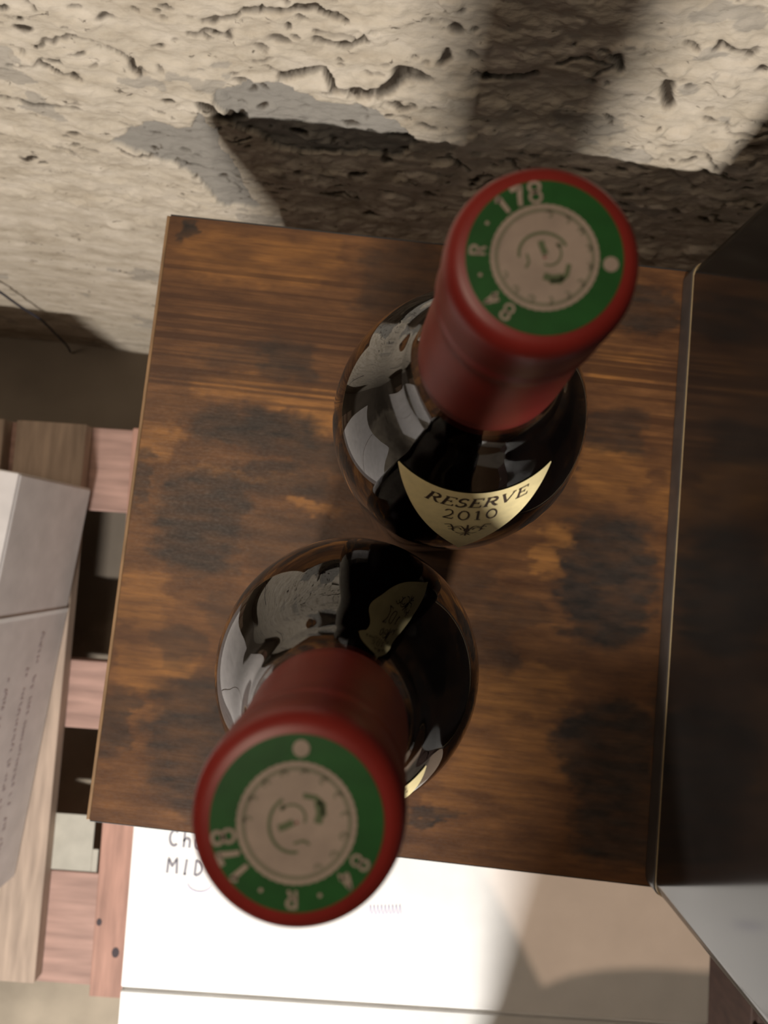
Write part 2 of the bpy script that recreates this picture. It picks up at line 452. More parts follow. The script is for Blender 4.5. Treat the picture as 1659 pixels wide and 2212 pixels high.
BOLD = {
    '8': (0.70, [(arc(.35, .76, .24, .22, 0, 360, 16), .62), (arc(.35, .26, .29, .25, 0, 360, 18), .62)]),
    '4': (0.66, [([(.46, 0), (.46, 1), (.06, .30), (.62, .30)], .75)]),
    '1': (0.42, [([(.24, 0), (.24, .97), (.06, .78)], 1)]),
    '7': (0.60, [([(.06, .95), (.54, .95), (.22, 0)], 1)]),
    'R': (0.66, [([(.10, 0), (.10, .95), (.34, .95)] + arc(.34, .72, .22, .23, 90, -90, 10) + [(.12, .48)], .72), ([(.32, .48), (.58, 0)], .75)]),
    '-': (0.40, [([(.08, .48), (.32, .48)], 1)]),
    'M': (0.80, [([(.08, 0), (.10, .95), (.38, .45), (.66, .98), (.72, 0)], 1)]),
    'I': (0.34, [([(.12, .02), (.18, .96)], 1), ([(.04, .02), (.22, .02)], .9)]),
    'D': (0.66, [([(.12, .0), (.14, .95)] + arc(.16, .48, .42, .47, 88, -90, 14), 1)]),
    'C': (0.66, [(arc(.36, .5, .28, .46, 50, 310, 18), 1)]),
    'h': (0.56, [([(.10, 1.0), (.10, 0)], 1), ([(.10, .35)] + arc(.28, .35, .18, .2, 170, 0, 8) + [(.46, 0)], 1)]),
    'u': (0.56, [([(.08, .55), (.08, .2)] + arc(.27, .2, .19, .2, 180, 360, 8) + [(.46, .55), (.46, 0)], 1)]),
}
def ribbons(polys, fn, step=0.05, width=0.1):
    """polys: list of (points, width) in text units -> verts, faces mapped through fn(x, y)."""
    verts, faces = [], []
    for pts, wf in polys:
        P = [np.array(p, float) for p in pts]
        Q = [P[0]]
        for a, b in zip(P[:-1], P[1:]):
            n = max(1, int(np.linalg.norm(b - a) / step))
            for k in range(1, n + 1): Q.append(a + (b - a) * k / n)
        h = width * wf / 2
        base = len(verts)
        for i, q in enumerate(Q):
            t = Q[min(i + 1, len(Q) - 1)] - Q[max(i - 1, 0)]
            L = np.linalg.norm(t); t = t / L if L > 1e-9 else np.array([1., 0.])
            nrm = np.array([-t[1], t[0]])
            verts.append(fn(*(q + nrm * h))); verts.append(fn(*(q - nrm * h)))
        for i in range(len(Q) - 1):
            a = base + 2 * i
            faces.append((a, a + 1, a + 3, a + 2))
    return verts, faces

def layout(text, font, gap=0.16, shear=0.0):
    x, out = 0.0, []
    for ch in text:
        if ch == ' ': x += 0.4; continue
        w, strokes = font[ch]
        for pts, wf in strokes:
            out.append(([(x + px + shear * py, py) for px, py in pts], wf))
        x += w + gap
    return out, x - gap

# ------------------------------------------------------------------ bottles
OUT = [(0.0, 0.030), (0.012, 0.027), (0.024, 0.012), (0.030, 0.002), (0.034, 0.0), (0.0372, 0.0014), (0.0386, 0.005), (0.039, 0.012)]
SHOULDER = [(0.039, 0.012), (0.039, 0.10), (0.039, 0.180), (0.0388, 0.194), (0.0378, 0.207), (0.0355, 0.219), (0.0318, 0.231),
            (0.0257, 0.245), (0.0212, 0.254), (0.0180, 0.2630)]
NECK = [(0.0172, 0.2645), (0.0160, 0.270), (0.0146, 0.280), (0.0139, 0.292), (0.0134, 0.304), (0.0132, 0.3215)]
SH_C = catmull(SHOULDER[2:], 6)
PROF_OUT = OUT + [(0.039, 0.06), (0.039, 0.12)] + SH_C + NECK
def prof_at(z):
    zs = [p[1] for p in SH_C]; rs = [p[0] for p in SH_C]
    i = max(0, min(len(zs) - 2, int(np.searchsorted(zs, z)) - 1))
    t = (z - zs[i]) / (zs[i + 1] - zs[i])
    r = rs[i] + t * (rs[i + 1] - rs[i])
    n = np.array([zs[i + 1] - zs[i], -(rs[i + 1] - rs[i])]); n /= np.linalg.norm(n)
    return r, n
def on_shoulder(phi, z, off):
    r, n = prof_at(min(z, 0.262))
    rr, zz = r + n[0] * off, z + n[1] * off
    return (rr * math.cos(phi), rr * math.sin(phi), zz)

def make_bottle(loc, scale, az_label, az_stamp, label, text=True):
    root = empty('wine_bottle', loc, 0, label, 'bottle', 'wine bottles on the rustic table')
    root.scale = (scale,) * 3
    wall = 0.0032
    inner = [(max(0.0, r - wall), z) for r, z in PROF_OUT[8:]]
    inner = [(0.0, 0.034), (0.014, 0.031), (0.026, 0.016), (0.033, 0.010), (0.0352, 0.014)] + inner
    body = lathe('glass_body', PROF_OUT + inner[::-1][:-1] + [inner[0]], M_glass, root, 112)
    wp = [(0.0, 0.0338), (0.0141, 0.0308), (0.0261, 0.0158), (0.0331, 0.0098), (0.0354, 0.0140)]
    wp += [(max(0, r - wall + 0.00020), z) for r, z in PROF_OUT[8:] if z <= 0.285]
    wp.append((0.0, wp[-1][1]))
    lathe('wine', wp, M_wine, root, 96)
    # capsule: flared skirt, step under the finish ring, rounded top
    T = 0.325
    cp = [(0.0150, T - 0.0535), (0.01535, T - 0.0535), (0.0152, T - 0.045), (0.0146, T - 0.034), (0.0138, T - 0.025), (0.01345, T - 0.0205), (0.0134, T - 0.0192),
          (0.0136, T - 0.0182), (0.01395, T - 0.0165), (0.0141, T - 0.0150), (0.0140, T - 0.0135), (0.01375, T - 0.0125), (0.01385, T - 0.0110), (0.0139, T - 0.0060),
          (0.0138, T - 0.0030), (0.0134, T - 0.0013), (0.0126, T - 0.0004), (0.0116, T), (0.0, T)]
    cap = lathe('capsule', cp, M_red, root, 96)
    # tax stamp on the top
    def disc(name, r0, r1, z, m, par, seg=64, bumpy=0):
        v, f = [], []
        for k in range(seg):
            a = 2 * math.pi * k / seg
            rr = r1 + (bumpy if k % 2 else 0)
            v.append((r0 * math.cos(a), r0 * math.sin(a), z)); v.append((rr * math.cos(a), rr * math.sin(a), z))
        for k in range(seg):
            k2 = (k + 1) % seg
            f.append((2 * k, 2 * k + 1, 2 * k2 + 1, 2 * k2))
        return mesh_obj(name, v, f, m, par)
    disc('tax_stamp', 0.0004, 0.0109, T + 0.00010, M_green, cap)
    disc('seal', 0.0002, 0.00745, T + 0.00018, M_pale, cap, 96, 0.00012)
    disc('seal_ring', 0.0064, 0.0069, T + 0.00024, M_dim, cap)
    verts, faces = [], []
    def put(polys, fn, width):
        v, f = ribbons(polys, fn, 0.06, width)
        b = len(verts); verts.extend(v); faces.extend([tuple(i + b for i in q) for q in f])
    items = [('8', 62, .0023), ('4', 45.5, .0023), ('-', 22, .0019), ('R', 0, .0022), ('-', -25, .0019), ('1', -46, .0026), ('7', -61, .0027), ('8', -76, .0029)]
    for ch, da, H_ in items:
        a0 = az_stamp + R(da)
        polys, w = layout(ch, BOLD)
        def fn(x, y, a0=a0, w=w, H_=H_):
            a = a0 - (x - w / 2) * H_ / 0.0092
            r = 0.00925 - H_ / 2 + y * H_
            return (r * math.cos(a), r * math.sin(a), T + 0.00022)
        put(polys, fn, 0.25)
    da = az_stamp + math.pi
    cx_, cy_ = 0.0091 * math.cos(da), 0.0091 * math.sin(da)
    bi = len(verts)
    for k in range(18):
        verts.append((cx_ + 0.00108 * math.cos(k * math.pi / 9), cy_ + 0.00108 * math.sin(k * math.pi / 9), T + 0.00022))
    faces.append(tuple(range(bi, bi + 18)))
    mesh_obj('stamp_lettering', verts, faces, M_pale, cap)
    # bust in profile inside the seal (upright when the letter R is at the bottom ... top of head points away from it)
    verts, faces = [], []
    ca, sa = math.cos(da - math.pi / 2), math.sin(da - math.pi / 2)
    def em(x, y):
        x *= 0.0040; y *= 0.0040
        return (x * ca - y * sa, x * sa + y * ca, T + 0.00024)
    put([(arc(-.10, -.05, .75, .85, 120, 285, 20), 1.0), (arc(-.15, .15, .42, .40, -20, 150, 14), .7), ([(-.05, -.62), (.25, -.52), (.45, -.62)], .8)], em, 0.10)
    put([([(.15, .85), (.55, .80), (.85, .55)], 1.0), ([(.62, .70), (.72, .35), (.66, .02)], 1.5), ([(.80, .55), (.84, .25)], .9)], em, 0.17)
    put([([(-.55, -.20), (-.35, -.12), (-.10, .02)], 1.6), ([(-.52, .48), (-.40, .42)], 1.1)], em, 0.14)
    mesh_obj('profile_emblem', verts, faces, M_dkgreen, cap)
    verts, faces = [], []
    polys = []
    for k in range(11):
        a = R(-60 + k * 24)
        polys.append((arc(1.52 * math.cos(a), 1.52 * math.sin(a), .10, .10, 0, 200 + 30 * (k % 3), 7), 1))
    put(polys, em, 0.08)
    mesh_obj('seal_border', verts, faces, M_dim, cap)
    # shoulder label: curved upper edge, two bowed sides that meet in a point
    ZT, ZB, W_ = 0.2455, 0.2030, 0.815
    nphi, nr = 56, 18
    v, f = [], []
    for i in range(nphi + 1):
        ph = -W_ + 2 * W_ * i / nphi
        zb = ZB + (ZT - ZB) * (abs(ph) / W_) ** 0.68 * 0.985
        for j in range(nr + 1):
            v.append(on_shoulder(az_label + ph, ZT + (zb - ZT) * j / nr, 0.00022))
    for i in range(nphi):
        for j in range(nr):
            a = i * (nr + 1) + j
            f.append((a, a + 1, a + nr + 2, a + nr + 1))
    lab = mesh_obj('shoulder_label', v, f, M_cream, root, smooth=True)
    def line(text, font, p0, p1, z0, z1, gap, shear, width, bow=0.0):
        polys, w = layout(text, font, gap, shear)
        def fn(x, y):
            ph = p0 + (p1 - p0) * x / w
            return on_shoulder(az_label + ph, z0 + (z1 - z0) * y + bow * ph * ph, 0.00042)
        put(polys, fn, width)
    verts, faces = [], []
    line('RESERVE', SERIF, -0.445, 0.50, 0.2392, 0.2432, 0.10, 0.22, 0.155)
    line('2010', SERIF, -0.235, 0.235, 0.2326, 0.2374, 0.20, 0.0, 0.125)
    def orn(x, y):
        return on_shoulder(az_label + x * 0.19, 0.2255 + y * 0.0042, 0.00042)
    sw = []
    for s in (-1, 1):
        m = lambda pts, s=s: [(s * px, py) for px, py in pts]
        sw += [(m(catmull([(.08, .2), (.3, .75), (.6, .55), (.75, .9), (1.0, .8)], 5)), .8), (m(arc(.42, .15, .18, .32, 180, -60, 12)), .8),
               (m(arc(.72, .35, .12, .24, 30, 300, 12)), .7), (m(catmull([(.02, -.3), (.25, -.5), (.45, -.35)], 5)), .8), (m([(.05, -.55), (.2, -.9)]), .7)]
    sw += [([(0, -1.0), (0, .95)], .9), (arc(0, .1, .09, .3, 0, 360, 12), .8)]
    put(sw, orn, 0.085)
    mesh_obj('label_lettering', verts, faces, M_ink, lab)
    return root

make_bottle((0.0170, 0.0430, 0.0), 1.0, R(-83.6), R(180), 'wine bottle further back near the wall, showing its reserve 2010 shoulder label to the viewer')
make_bottle((-0.0075, -0.0346, 0.0), 1.012, R(-78), R(-86.9), 'wine bottle nearer the front edge, its capsule top overhanging the white carton in view')

# ------------------------------------------------------------------ side table
XL, XR, YF, YB, TH = -0.1517, 0.610, -0.1690, 0.1880, 0.018
DK = [(-0.1431, 0.1792, 0.006, 0.0081, 0.9), (-0.0715, 0.1078, 0.0189, 0.0108, 0.75), (-0.0992, 0.1075, 0.0243, 0.0068, 0.4), (-0.0828, 0.0647, 0.0406, 0.0122, 0.9), (-0.0376, 0.0546, 0.0243, 0.0095, 0.75), (-0.1088, 0.0095, 0.0271, 0.0311, 0.9), (-0.0656, 0.0363, 0.0298, 0.0108, 0.7), (-0.0587, 0.0015, 0.0298, 0.0162, 0.45), (-0.1485, 0.0298, 0.0068, 0.0162, 0.75), (-0.0953, -0.1177, 0.0298, 0.0379, 0.85), (-0.0883, -0.045, 0.0162, 0.0108, 0.45), (-0.147, -0.113, 0.0122, 0.0189, 0.65), (-0.0728, -0.1466, 0.0298, 0.0216, 0.65), (-0.1126, -0.0666, 0.0135, 0.0108, 0.5), (0.1288, -0.0017, 0.0271, 0.0379, 1.1), (0.1375, -0.0939, 0.0298, 0.0243, 1.0), (0.149, -0.1318, 0.0271, 0.0271, 0.9), (0.0717, -0.0243, 0.0243, 0.0095, 0.55), (0.0629, -0.0441, 0.0189, 0.0162, 0.55), (0.0389, -0.1448, 0.0149, 0.0043, 0.9), (0.1259, 0.0881, 0.0189, 0.0135, 0.7), (0.1353, 0.1646, 0.0216, 0.0135, 0.8), (-0.0113, 0.1625, 0.0243, 0.0243, 0.6), (0.046, -0.0111, 0.0216, 0.0135, 0.5), (0.0882, 0.0536, 0.0162, 0.0135, 0.4)]
OG = [(-0.0746, 0.0879, 0.0446, 0.0081, 1.0), (-0.0426, 0.0734, 0.0189, 0.0081, 0.8), (-0.0955, 0.1673, 0.046, 0.0149, 0.6), (-0.0601, 0.1755, 0.0162, 0.0081, 0.5), (-0.1446, 0.0523, 0.0135, 0.0108, 0.7), (-0.1127, 0.0398, 0.0135, 0.0027, 0.9), (-0.0795, 0.0375, 0.0243, 0.0022, 0.7), (-0.1405, -0.0402, 0.0162, 0.0162, 0.5), (-0.1114, -0.0758, 0.0162, 0.006, 0.7), (0.0949, 0.0134, 0.0095, 0.0135, 0.8), (0.0553, -0.0742, 0.0298, 0.0162, 0.6), (0.0895, -0.0677, 0.0243, 0.0149, 0.6), (0.0508, -0.1325, 0.0135, 0.0122, 0.5), (0.1277, 0.1272, 0.0216, 0.0108, 0.7), (0.1228, 0.0629, 0.0189, 0.0189, 0.6), (-0.0448, 0.0222, 0.0135, 0.0032, 0.6), (-0.1296, -0.0818, 0.0162, 0.0135, 0.4), (0.0832, -0.1106, 0.0325, 0.0243, 0.4)]
for k in range(26):   # the same print goes on under and beyond the black cabinet
    DK.append((random.uniform(0.18, 0.6), random.uniform(-.16, .18), random.uniform(.01, .035), random.uniform(.006, .03), random.uniform(.4, 1)))
    OG.append((random.uniform(0.18, 0.6), random.uniform(-.16, .18), random.uniform(.01, .04), random.uniform(.004, .02), random.uniform(.3, .9)))

def rustic_material():
    m = bpy.data.materials.new('rustic_wood_print'); m.use_nodes = True
    nt = m.node_tree; p = nt.nodes['Principled BSDF']
    N = nt.nodes.new; L = nt.links.new
    p.inputs['Roughness'].default_value = 0.42
    p.inputs['Specular IOR Level'].default_value = 0.30
    at = N('ShaderNodeAttribute'); at.attribute_name = 'print'
    sp = N('ShaderNodeSeparateColor'); L(at.outputs[0], sp.inputs[0])
    tc = N('ShaderNodeTexCoord')
    def noise(sx, sy, sc, det=6, ro=0.6):
        mp = N('ShaderNodeMapping'); mp.inputs['Scale'].default_value = (sx, sy, 1); L(tc.outputs['Object'], mp.inputs[0])
        nz = N('ShaderNodeTexNoise'); nz.inputs['Scale'].default_value = sc; nz.inputs['Detail'].default_value = det; nz.inputs['Roughness'].default_value = ro
        L(mp.outputs[0], nz.inputs[0]); return nz.outputs[0]
    def mixc(f, a, b):
        x = N('ShaderNodeMix'); x.data_type = 'RGBA'
        if isinstance(f, float): x.inputs[0].default_value = f
        else: L(f, x.inputs[0])
        for v, i in ((a, 6), (b, 7)):
            if isinstance(v, tuple): x.inputs[i].default_value = (*v, 1)
            else: L(v, x.inputs[i])
        return x.outputs[2]
    def rng(v, a, b, c=0.0, d=1.0):
        x = N('ShaderNodeMapRange'); L(v, x.inputs[0])
        for i, q in enumerate((a, b, c, d)): x.inputs[i + 1].default_value = q
        return x.outputs[0]
    def math_(op, a, b):
        x = N('ShaderNodeMath'); x.operation = op
        for v, i in ((a, 0), (b, 1)):
            if isinstance(v, (int, float)): x.inputs[i].default_value = v
            else: L(v, x.inputs[i])
        return x.outputs[0]
    base = mixc(rng(noise(3, 10, 9), 0.32, 0.68), (0.068, 0.030, 0.014), (0.180, 0.080, 0.030))
    c = mixc(sp.outputs[1], base, (0.31, 0.135, 0.038))
    c = mixc(rng(noise(5, 45, 9, 4), 0.42, 0.72, 0.0, 0.55), c, (0.075, 0.034, 0.018))
    # saw lines across the board, strongest where the print shows bare grain
    lines = rng(noise(1.6, 330, 1.0, 2, 0.4), 0.44, 0.58, 0.0, 0.85)
    c = mixc(math_('MULTIPLY', lines, sp.outputs[2]), c, (0.055, 0.024, 0.012))
    c = mixc(sp.outputs[0], c, mixc(rng(noise(8, 20, 12), 0.3, 0.7), (0.016, 0.013, 0.011), (0.042, 0.029, 0.022)))
    L(c, p.inputs['Base Color'])
    L(rng(noise(20, 40, 20), 0.3, 0.7, 0.36, 0.52), p.inputs['Roughness'])
    bp = N('ShaderNodeBump'); bp.inputs['Strength'].default_value = 0.12; bp.inputs['Distance'].default_value = 0.0006
    L(noise(4, 90, 9, 4), bp.inputs['Height']); L(bp.outputs[0], p.inputs['Normal'])
    return m

def build_table():
    root = empty('side_table', (0.2, 0.0, DECK), 0, 'rustic brown wood effect table with the two wine bottles standing on it', 'table')
    loc = Vector((0.2, 0, DECK))
    nx, ny = 330, 270
    xs = np.concatenate([np.linspace(XL, 0.2, 380), np.linspace(0.2, XR, 71)[1:]])
    ys = np.linspace(YF, YB, ny + 1)
    X, Y = np.meshgrid(xs, ys)
    wx = X + 0.010 * fbm(X * 40, Y * 150 + 3, 4) + 0.006 * fbm(X * 200, Y * 300, 3)
    wy = Y + 0.0065 * fbm(X * 55 + 9, Y * 110, 4) + 0.0025 * fbm(X * 220, Y * 400 + 5, 3)
    def blobs(L, soft):
        o = np.zeros(X.shape)
        for cx_, cy_, w, h, s in L:
            u = np.abs(wx - cx_) / w; v = np.abs(wy - cy_) / h
            q = (u ** 3.2 + v ** 3.2) ** (1 / 3.2)
            o = np.maximum(o, s * sstep(1 + soft, 1 - soft, q))
        return np.clip(o, 0, 1)
    dk = blobs(DK, 0.22); og = blobs(OG, 0.24)
    dk = np.clip(dk * (0.86 + 0.5 * fbm(X * 60, Y * 220, 4)), 0, 1)
    og = np.clip(og * (0.8 + 0.9 * fbm(X * 45 + 4, Y * 160, 4)), 0, 1)
    bare = sstep(0.062, 0.095, Y + 0.01 * fbm(X * 20, Y * 20, 2)) * sstep(0.172, 0.150, Y)
    bare = np.maximum(bare * 0.95, 0.25)
    n1 = len(xs)
    V = np.stack([X, Y, np.zeros(X.shape)], -1).reshape(-1, 3)
    idx = np.arange(V.shape[0]).reshape(ny + 1, n1)
    F = np.stack([idx[:-1, :-1], idx[:-1, 1:], idx[1:, 1:], idx[1:, :-1]], -1).reshape(-1, 4).tolist()
    V = V.tolist()
    b = len(V)
    rim = list(idx[0, :]) + list(idx[1:, -1]) + list(idx[-1, -2::-1]) + list(idx[-2:0:-1, 0])
    for i in rim: V.append((V[i][0], V[i][1], -TH))
    n = len(rim)
    for k in range(n):
        k2 = (k + 1) % n
        F.append((int(rim[k]), b + k, b + k2, int(rim[k2])))
    F.append(tuple(b + k for k in range(n))[::-1])
    V = [(x - loc.x, y - loc.y, z - loc.z) for x, y, z in V]
    top = mesh_obj('table_top', V, F, rustic_material(), root)
    ca = top.data.color_attributes.new('print', 'FLOAT_COLOR', 'POINT')
    c = np.zeros((len(V), 4), np.float32); c[:, 3] = 1
    k = X.size
    c[:k, 0] = dk.reshape(-1); c[:k, 1] = og.reshape(-1); c[:k, 2] = bare.reshape(-1)
    ca.data.foreach_set('color', c.reshape(-1))
    def bx(name, x0, x1, y0, y1, z0, z1, m, bev=0.0006):
        return box(name, x0 - loc.x, x1 - loc.x, y0 - loc.y, y1 - loc.y, z0 - loc.z, z1 - loc.z, m, root, bev)
    bx('edge_band', XL - 0.0022, XL - 0.0001, YF, YB, -TH, 0.0002, M_edge)
    bx('edge_band', XL, XR, YB + 0.0001, YB + 0.0010, -TH, 0.0, M_metal, 0.0002)
    bx('edge_band', XL, XR, YF - 0.0008, YF - 0.0001, -TH, -0.0002, M_metal, 0.0002)
    for x in (XL + 0.02, XR - 0.045):
        for y in (YF + 0.012, YB - 0.037):
            bx('leg', x, x + 0.025, y, y + 0.025, DECK, -TH - 0.0005, M_metal, 0.002)
    for y in (YF + 0.018, YB - 0.033):
        bx('rail', XL + 0.0455, XR - 0.0455, y, y + 0.015, -TH - 0.026, -TH - 0.0005, M_metal, 0.001)
build_table()

# ------------------------------------------------------------------ glossy black cabinet
def build_cabinet():
    root = empty('black_cabinet', (0.1660, -0.1690, 0.0), math.atan2(0.009, 0.357), 'glossy black cabinet standing on the right end of the table', 'cabinet')
    D, Wd = 0.357, 0.36
    def rounded(name, x0, x1, y0, y1, z0, z1, r, m, bev=0.0008):
        pts = []
        for cx_, cy_, a in ((x1 - r, y1 - r, 0), (x0 + r, y1 - r, 90), (x0 + r, y0 + r, 180), (x1 - r, y0 + r, 270)):
            for k in range(9):
                t = R(a + 90 * k / 8)
                pts.append((cx_ + r * math.cos(t), cy_ + r * math.sin(t)))
        bm = bmesh.new()
        lo = [bm.verts.new((x, y, z0)) for x, y in pts]; hi = [bm.verts.new((x, y, z1)) for x, y in pts]
        n = len(pts)
        for k in range(n): bm.faces.new((lo[k], lo[(k + 1) % n], hi[(k + 1) % n], hi[k]))
        ft = bm.faces.new(hi); fb = bm.faces.new(lo[::-1])
        bmesh.ops.bevel(bm, geom=[e for e in bm.edges if abs(e.verts[0].co.z - e.verts[1].co.z) < 1e-6], offset=bev, segments=2, affect='EDGES', profile=0.5)
        o = bm_obj(name, bm, m, root)
        for p in o.data.polygons: p.use_smooth = abs(p.normal.z) < 0.5
        return o
    rounded('base', 0.0, Wd, 0.0, D, 0.0005, 0.0135, 0.006, M_base)
    rounded('seam_strip', 0.0004, Wd - 0.0004, 0.0005, D - 0.0005, 0.0136, 0.0166, 0.006, M_seam, 0.0006)
    rounded('housing', 0.0, Wd, 0.0, D, 0.0167, 0.30, 0.009, M_black)
build_cabinet()

# ------------------------------------------------------------------ cartons
def stroke_obj(name, polys, fn, width, m, parent, step=0.08):
    v, f = ribbons(polys, fn, step, width)
    return mesh_obj(name, v, f, m, parent)

def carton(loc, rz, w, d, h, m, label, top_gap=True, writing=False, rows=False):
    """closed wine carton, origin at the middle of its underside"""
    root = empty('wine_carton', loc, rz, label, 'carton', 'white wine cartons')
    body = bm_obj('body', box_bm(-w / 2, w / 2, -d / 2, d / 2, 0, h - 0.0035, 0.003), m, root)
    g = 0.0014
    for s in (-1, 1):
        y0, y1 = (g, d / 2 - 0.0006) if s > 0 else (-d / 2 + 0.0006, -g)
        fl = box('flap', -w / 2 + 0.0006, w / 2 - 0.0006, y0, y1, h - 0.0034, h, m, root, 0.0014)
        if s > 0: back = fl
    if writing:
        zt = h + 0.0003
        def place(x0, y0, hh, rot):
            def fn(x, y):
                X_, Y_ = x * hh, y * hh
                return (x0 + X_ * math.cos(rot) - Y_ * math.sin(rot), y0 + X_ * math.sin(rot) + Y_ * math.cos(rot), zt)
            return fn
        P, _ = layout('MID', BOLD, 0.34)
        stroke_obj('handwriting', P, place(-w / 2 + 0.0310, 0.0960, 0.0125, -0.03), 0.16, M_pen, back)
        P, _ = layout('Chu', BOLD, 0.22)
        stroke_obj('handwriting', P, place(-w / 2 + 0.0310, 0.1180, 0.0135, -0.03), 0.14, M_pen, back)
        stroke_obj('handwriting', [(arc(.5, .5, .5, .34, 190, 350, 14), 1)], place(-w / 2 + 0.050, 0.079, 0.02, 0), 0.05, M_stamp, back)
        P = []
        for k in range(9):
            P.append(([(k * .28, .1 * (k % 2)), (k * .28 + .12, .75), (k * .28 + .2, .05)], 1))
        stroke_obj('stamp_mark', P, place(0.020 - 0.0615 + 0.0, 0.072, 0.011, 0.08), 0.07, M_stamp, back)
        tape = box('tape', -w / 2 + 0.003, w / 2 - 0.003, -0.026, -0.0016, h + 0.0001, h + 0.0004, M_tape, root, 0.0001, 1)
    if rows:
        # the overlapping side sheet with its joint, and two rows of small print
        sh = box('joint_sheet', w / 2 + 0.0001, w / 2 + 0.0004, -d / 2 + 0.001, 0.095, 0.001, h - 0.004, m, root, 0.0)
        box('tape', w / 2 + 0.0005, w / 2 + 0.0009, 0.0915, 0.0965, 0.001, h - 0.004, M_carton, root, 0.0)
        P = []
        rr = random.Random(3)
        for zrow, y0, y1 in ((0.060, -0.22, 0.07), (0.082, -0.20, 0.03), (0.125, -0.24, 0.02)):
            y = y0
            while y < y1:
                if rr.random() < 0.84:
                    z_ = zrow + .0012 * rr.uniform(-1, 1); hh = rr.uniform(.002, .004); q = rr.uniform(-.002, .002)
                    P.append(([(y - q, z_ - hh), (y + q, z_ + hh)], rr.uniform(.7, 1.3)))
                y += rr.uniform(.0045, .0075)
        stroke_obj('printed_rows', P, lambda x, y: (w / 2 + 0.0007, x, y), 0.0030, M_print, sh, 0.02)['kind'] = 'stuff'
    return root

CH = 0.1775
c_rz = R(3.0)
ux, uy = math.cos(c_rz), math.sin(c_rz)
# the seam of the upper carton runs through (-0.18, -0.382) and (0.306, -0.356)
cc = (0.0640, -0.3690)
carton((cc[0], cc[1], DECK + 0.0003), c_rz, 0.486, 0.33, CH, M_carton, 'lower white carton, beneath the one with pen writing on its lid')
carton((cc[0], cc[1], DECK + CH + 0.0012), c_rz, 0.489, 0.33, CH, M_carton, 'white carton with handwritten letters on its lid, in front of the table', writing=True)
# left carton: right-hand back bottom corner at (-0.408, 0.045), front one at (-0.440, -0.473)
rz = R(-3.53)
w, d = 0.33, 0.519
cy_ = 0.045 - (d / 2) * math.cos(rz) + 0.0
cx2 = (-0.408 - 0.440) / 2 - (w / 2) * math.cos(rz); cy2 = (0.045 - 0.473) / 2 - (w / 2) * math.sin(rz)
carton((cx2, cy2, DECK + 0.0022), rz, w, d, 0.194, M_cartonL, 'off-white carton left of the table, small printed rows on its side', rows=True)

# sheet under the left carton, reaching out in front of it
o = box('cardboard_sheet', -0.16, 0.150, -0.335, 0.255, 0, 0.0016, M_beige, None, 0.0004)
o.location = (cx2, cy2, DECK + 0.0003); o.rotation_euler = (0, 0, rz)
tag(o, 'flat beige cardboard sheet lying under the off-white carton', 'cardboard')
# grey card caught between the boards
bm = box_bm(-0.041, 0.028, -0.038, 0.036, 0, 0.002, 0.0005)
box_bm(0.0282, 0.036, -0.038, -0.008, 0, 0.002, 0.0005, bm=bm)
o = bm_obj('cardboard_scrap', bm, M_greycard)
o.location = (-0.378, -0.430, DECK - 0.0217); o.rotation_euler = (0, 0, R(2.5))
tag(o, 'small grey cardboard scrap lying in the gap between pallet boards', 'cardboard')

# paper bag added out of view to shade the right-hand part of the lid
gz = DECK + 0.0012 + 2 * CH
root = empty('added_shade_bag', (0.190, -0.490, gz + 0.0004), c_rz, 'unseen brown paper bag added on the handwritten carton to shade its lid', 'bag')
bm = bmesh.new()
def ring(x0, x1, y0, y1, z): return [bm.verts.new(p) for p in ((x0, y0, z), (x1, y0, z), (x1, y1, z), (x0, y1, z))]
pr = [(-0.090, 0.115, 0.030, 0.0), (-0.110, 0.122, 0.034, 0.10), (-0.150, 0.130, 0.036, 0.20), (-0.190, 0.138, 0.037, 0.30), (-0.215, 0.145, 0.038, 0.405)]
rg = [ring(a, b, -d, d, z) for a, b, d, z in pr] + [ring(a + .0015, b - .0015, -d + .0015, d - .0015, max(z, .0015)) for a, b, d, z in pr[::-1]]
for A, B in zip(rg[:-1], rg[1:]):
    for k in range(4): bm.faces.new((A[k], A[(k + 1) % 4], B[(k + 1) % 4], B[k]))
bm.faces.new(rg[0]); bm.faces.new(rg[-1])
bm_obj('body', bm, M_kraft, root)

# crate added right of the carton stack, its dark colour standing in for shade
M_shade_crate = mat('shade_crate_wood', (0.050, 0.026, 0.018), 0.8, var=0.15, scale=16, stretch=(0.7, 6, 3), bump=0.2)
root = empty('added_dark_crate', (0.63, -0.56, FLOOR_Z), R(2), 'dark brown crate added as shade on the floor right of the white carton stack', 'crate')
for k in range(4):
    box('added_crate_slat', -0.20, 0.20, -0.268 + k * 0.136, -0.268 + k * 0.136 + 0.128, 0.350, 0.362, M_shade_crate, root, 0.001)
for k in range(3):
    z0 = 0.002 + k * 0.117
    for y in (-0.268, 0.256): box('added_crate_side', -0.20, 0.20, y, y + 0.012, z0, z0 + 0.112, M_shade_crate, root, 0.001)
    for x in (-0.20, 0.188): box('added_crate_side', x, x + 0.012, -0.2555, 0.2555, z0, z0 + 0.112, M_shade_crate, root, 0.001)
for x in (-0.187, 0.165):
    for y in (-0.2555, 0.2335): box('added_crate_post', x, x + 0.022, y, y + 0.022, 0.002, 0.3495, M_shade_crate, root, 0.001)

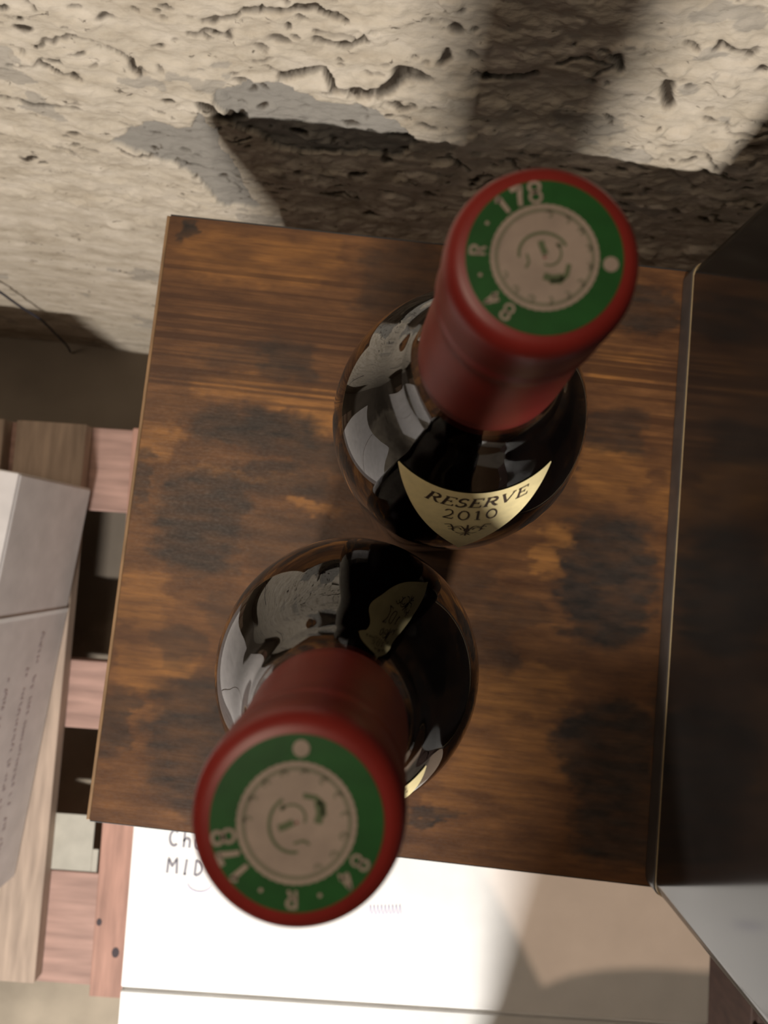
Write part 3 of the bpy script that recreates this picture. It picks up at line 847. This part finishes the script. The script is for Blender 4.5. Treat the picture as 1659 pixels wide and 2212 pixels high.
# strip lamp on a thin stand behind the viewer; hood added to shade the capsules
root = empty('strip_lamp', (LAMP.x, LAMP.y, FLOOR_Z), 0, 'black strip lamp with an added hood on a floor stand in front of the table', 'lamp')
LH = LAMP.z - FLOOR_Z
box('housing', -0.13, 0.13, -0.075, -0.015, LH - 0.03, LH + 0.05, M_metal, root, 0.004)
box('added_hood', -0.30, 0.62, 0.335, 0.339, LH - 0.072, LH + 0.075, M_metal, root, 0.001)
box('added_hood_top', -0.30, 0.62, -0.060, 0.339, LH + 0.0752, LH + 0.079, M_metal, root, 0.001)
box('pole', -0.012, 0.012, -0.057, -0.033, 0.012, LH - 0.0302, M_metal, root, 0.003)
box('foot', -0.11, 0.11, -0.15, 0.06, 0.0005, 0.0118, M_metal, root, 0.003)

# added unseen spotlight, its mask cut to throw a warm patch on the lid
root = empty('added_spotlight', (0.33, WALL_Y - 0.02, 1.42), 0, 'unseen spotlight added to throw a warm patch on the carton lid', 'lamp')
SP = Vector((0.33, -0.56, 1.40))
sd = bpy.data.lights.new('added_spot', 'SPOT')
sd.spot_size = R(16); sd.spot_blend = 0.1; sd.shadow_soft_size = 0.0012; sd.energy = 26.0; sd.color = (1.0, 0.66, 0.45)
so = bpy.data.objects.new('added_spot', sd); COL.objects.link(so); so.parent = root
aim = Vector((0.21, -0.26, -0.20))
so.location = SP - root.location
so.rotation_euler = (aim - SP).to_track_quat('-Z', 'Y').to_euler()
PATCH = [(0.070, -0.190), (0.113, -0.256), (0.168, -0.340), (0.190, -0.3285), (0.216, -0.321), (0.250, -0.3155), (0.310, -0.312), (0.345, -0.312), (0.345, -0.190)]
pz = SP.z - 0.30
hole = [SP + (Vector((x, y, -0.20)) - SP) * (0.30 / (SP.z + 0.20)) for x, y in PATCH]
hc = sum(hole, Vector()) / len(hole)
bm = bmesh.new()
iv = [bm.verts.new(p - root.location) for p in hole]
ov = [bm.verts.new(hc + Vector((0.062 * math.cos(R(15 * k)), 0.062 * math.sin(R(15 * k)), 0)) - root.location) for k in range(24)]
ed = [bm.edges.new((iv[k], iv[(k + 1) % len(iv)])) for k in range(len(iv))] + [bm.edges.new((ov[k], ov[(k + 1) % 24])) for k in range(24)]
bmesh.ops.triangle_fill(bm, use_beauty=True, edges=ed)
bm_obj('patch_gobo', bm, M_metal, root)
prof = [(0.0625, 0.0), (0.0625, 0.33), (0.050, 0.352), (0.0, 0.355), ]
o = lathe('lamp_body', prof, M_metal, root, 32)
o.location = Vector((hc.x, hc.y, pz)) - root.location
tube('added_spot_arm', [(hc.x - 0.33, 0.018, 0.0), (hc.x - 0.33, -0.4, 0.008), (hc.x - 0.33, hc.y - root.location.y + 0.058, 0.012)], 0.009, M_metal, root, 10)
box('added_spot_plate', hc.x - 0.33 - 0.04, hc.x - 0.33 + 0.04, 0.006, 0.018, -0.06, 0.06, M_metal, root, 0.003)

# cable on the wall
pts = catmull([(-0.52, 0.262, -0.30), (-0.504, 0.262, -0.378), (-0.495, 0.261, -0.42), (-0.496, 0.261, -0.471), (-0.496, 0.262, -0.526), (-0.505, 0.262, -0.584), (-0.52, 0.263, -0.66), (-0.53, 0.262, -0.695)], 8)
o = tube('cable', pts, 0.0016, M_cable)
tag(o, 'thin dark blue cable hanging down the plaster wall at left', 'cable')
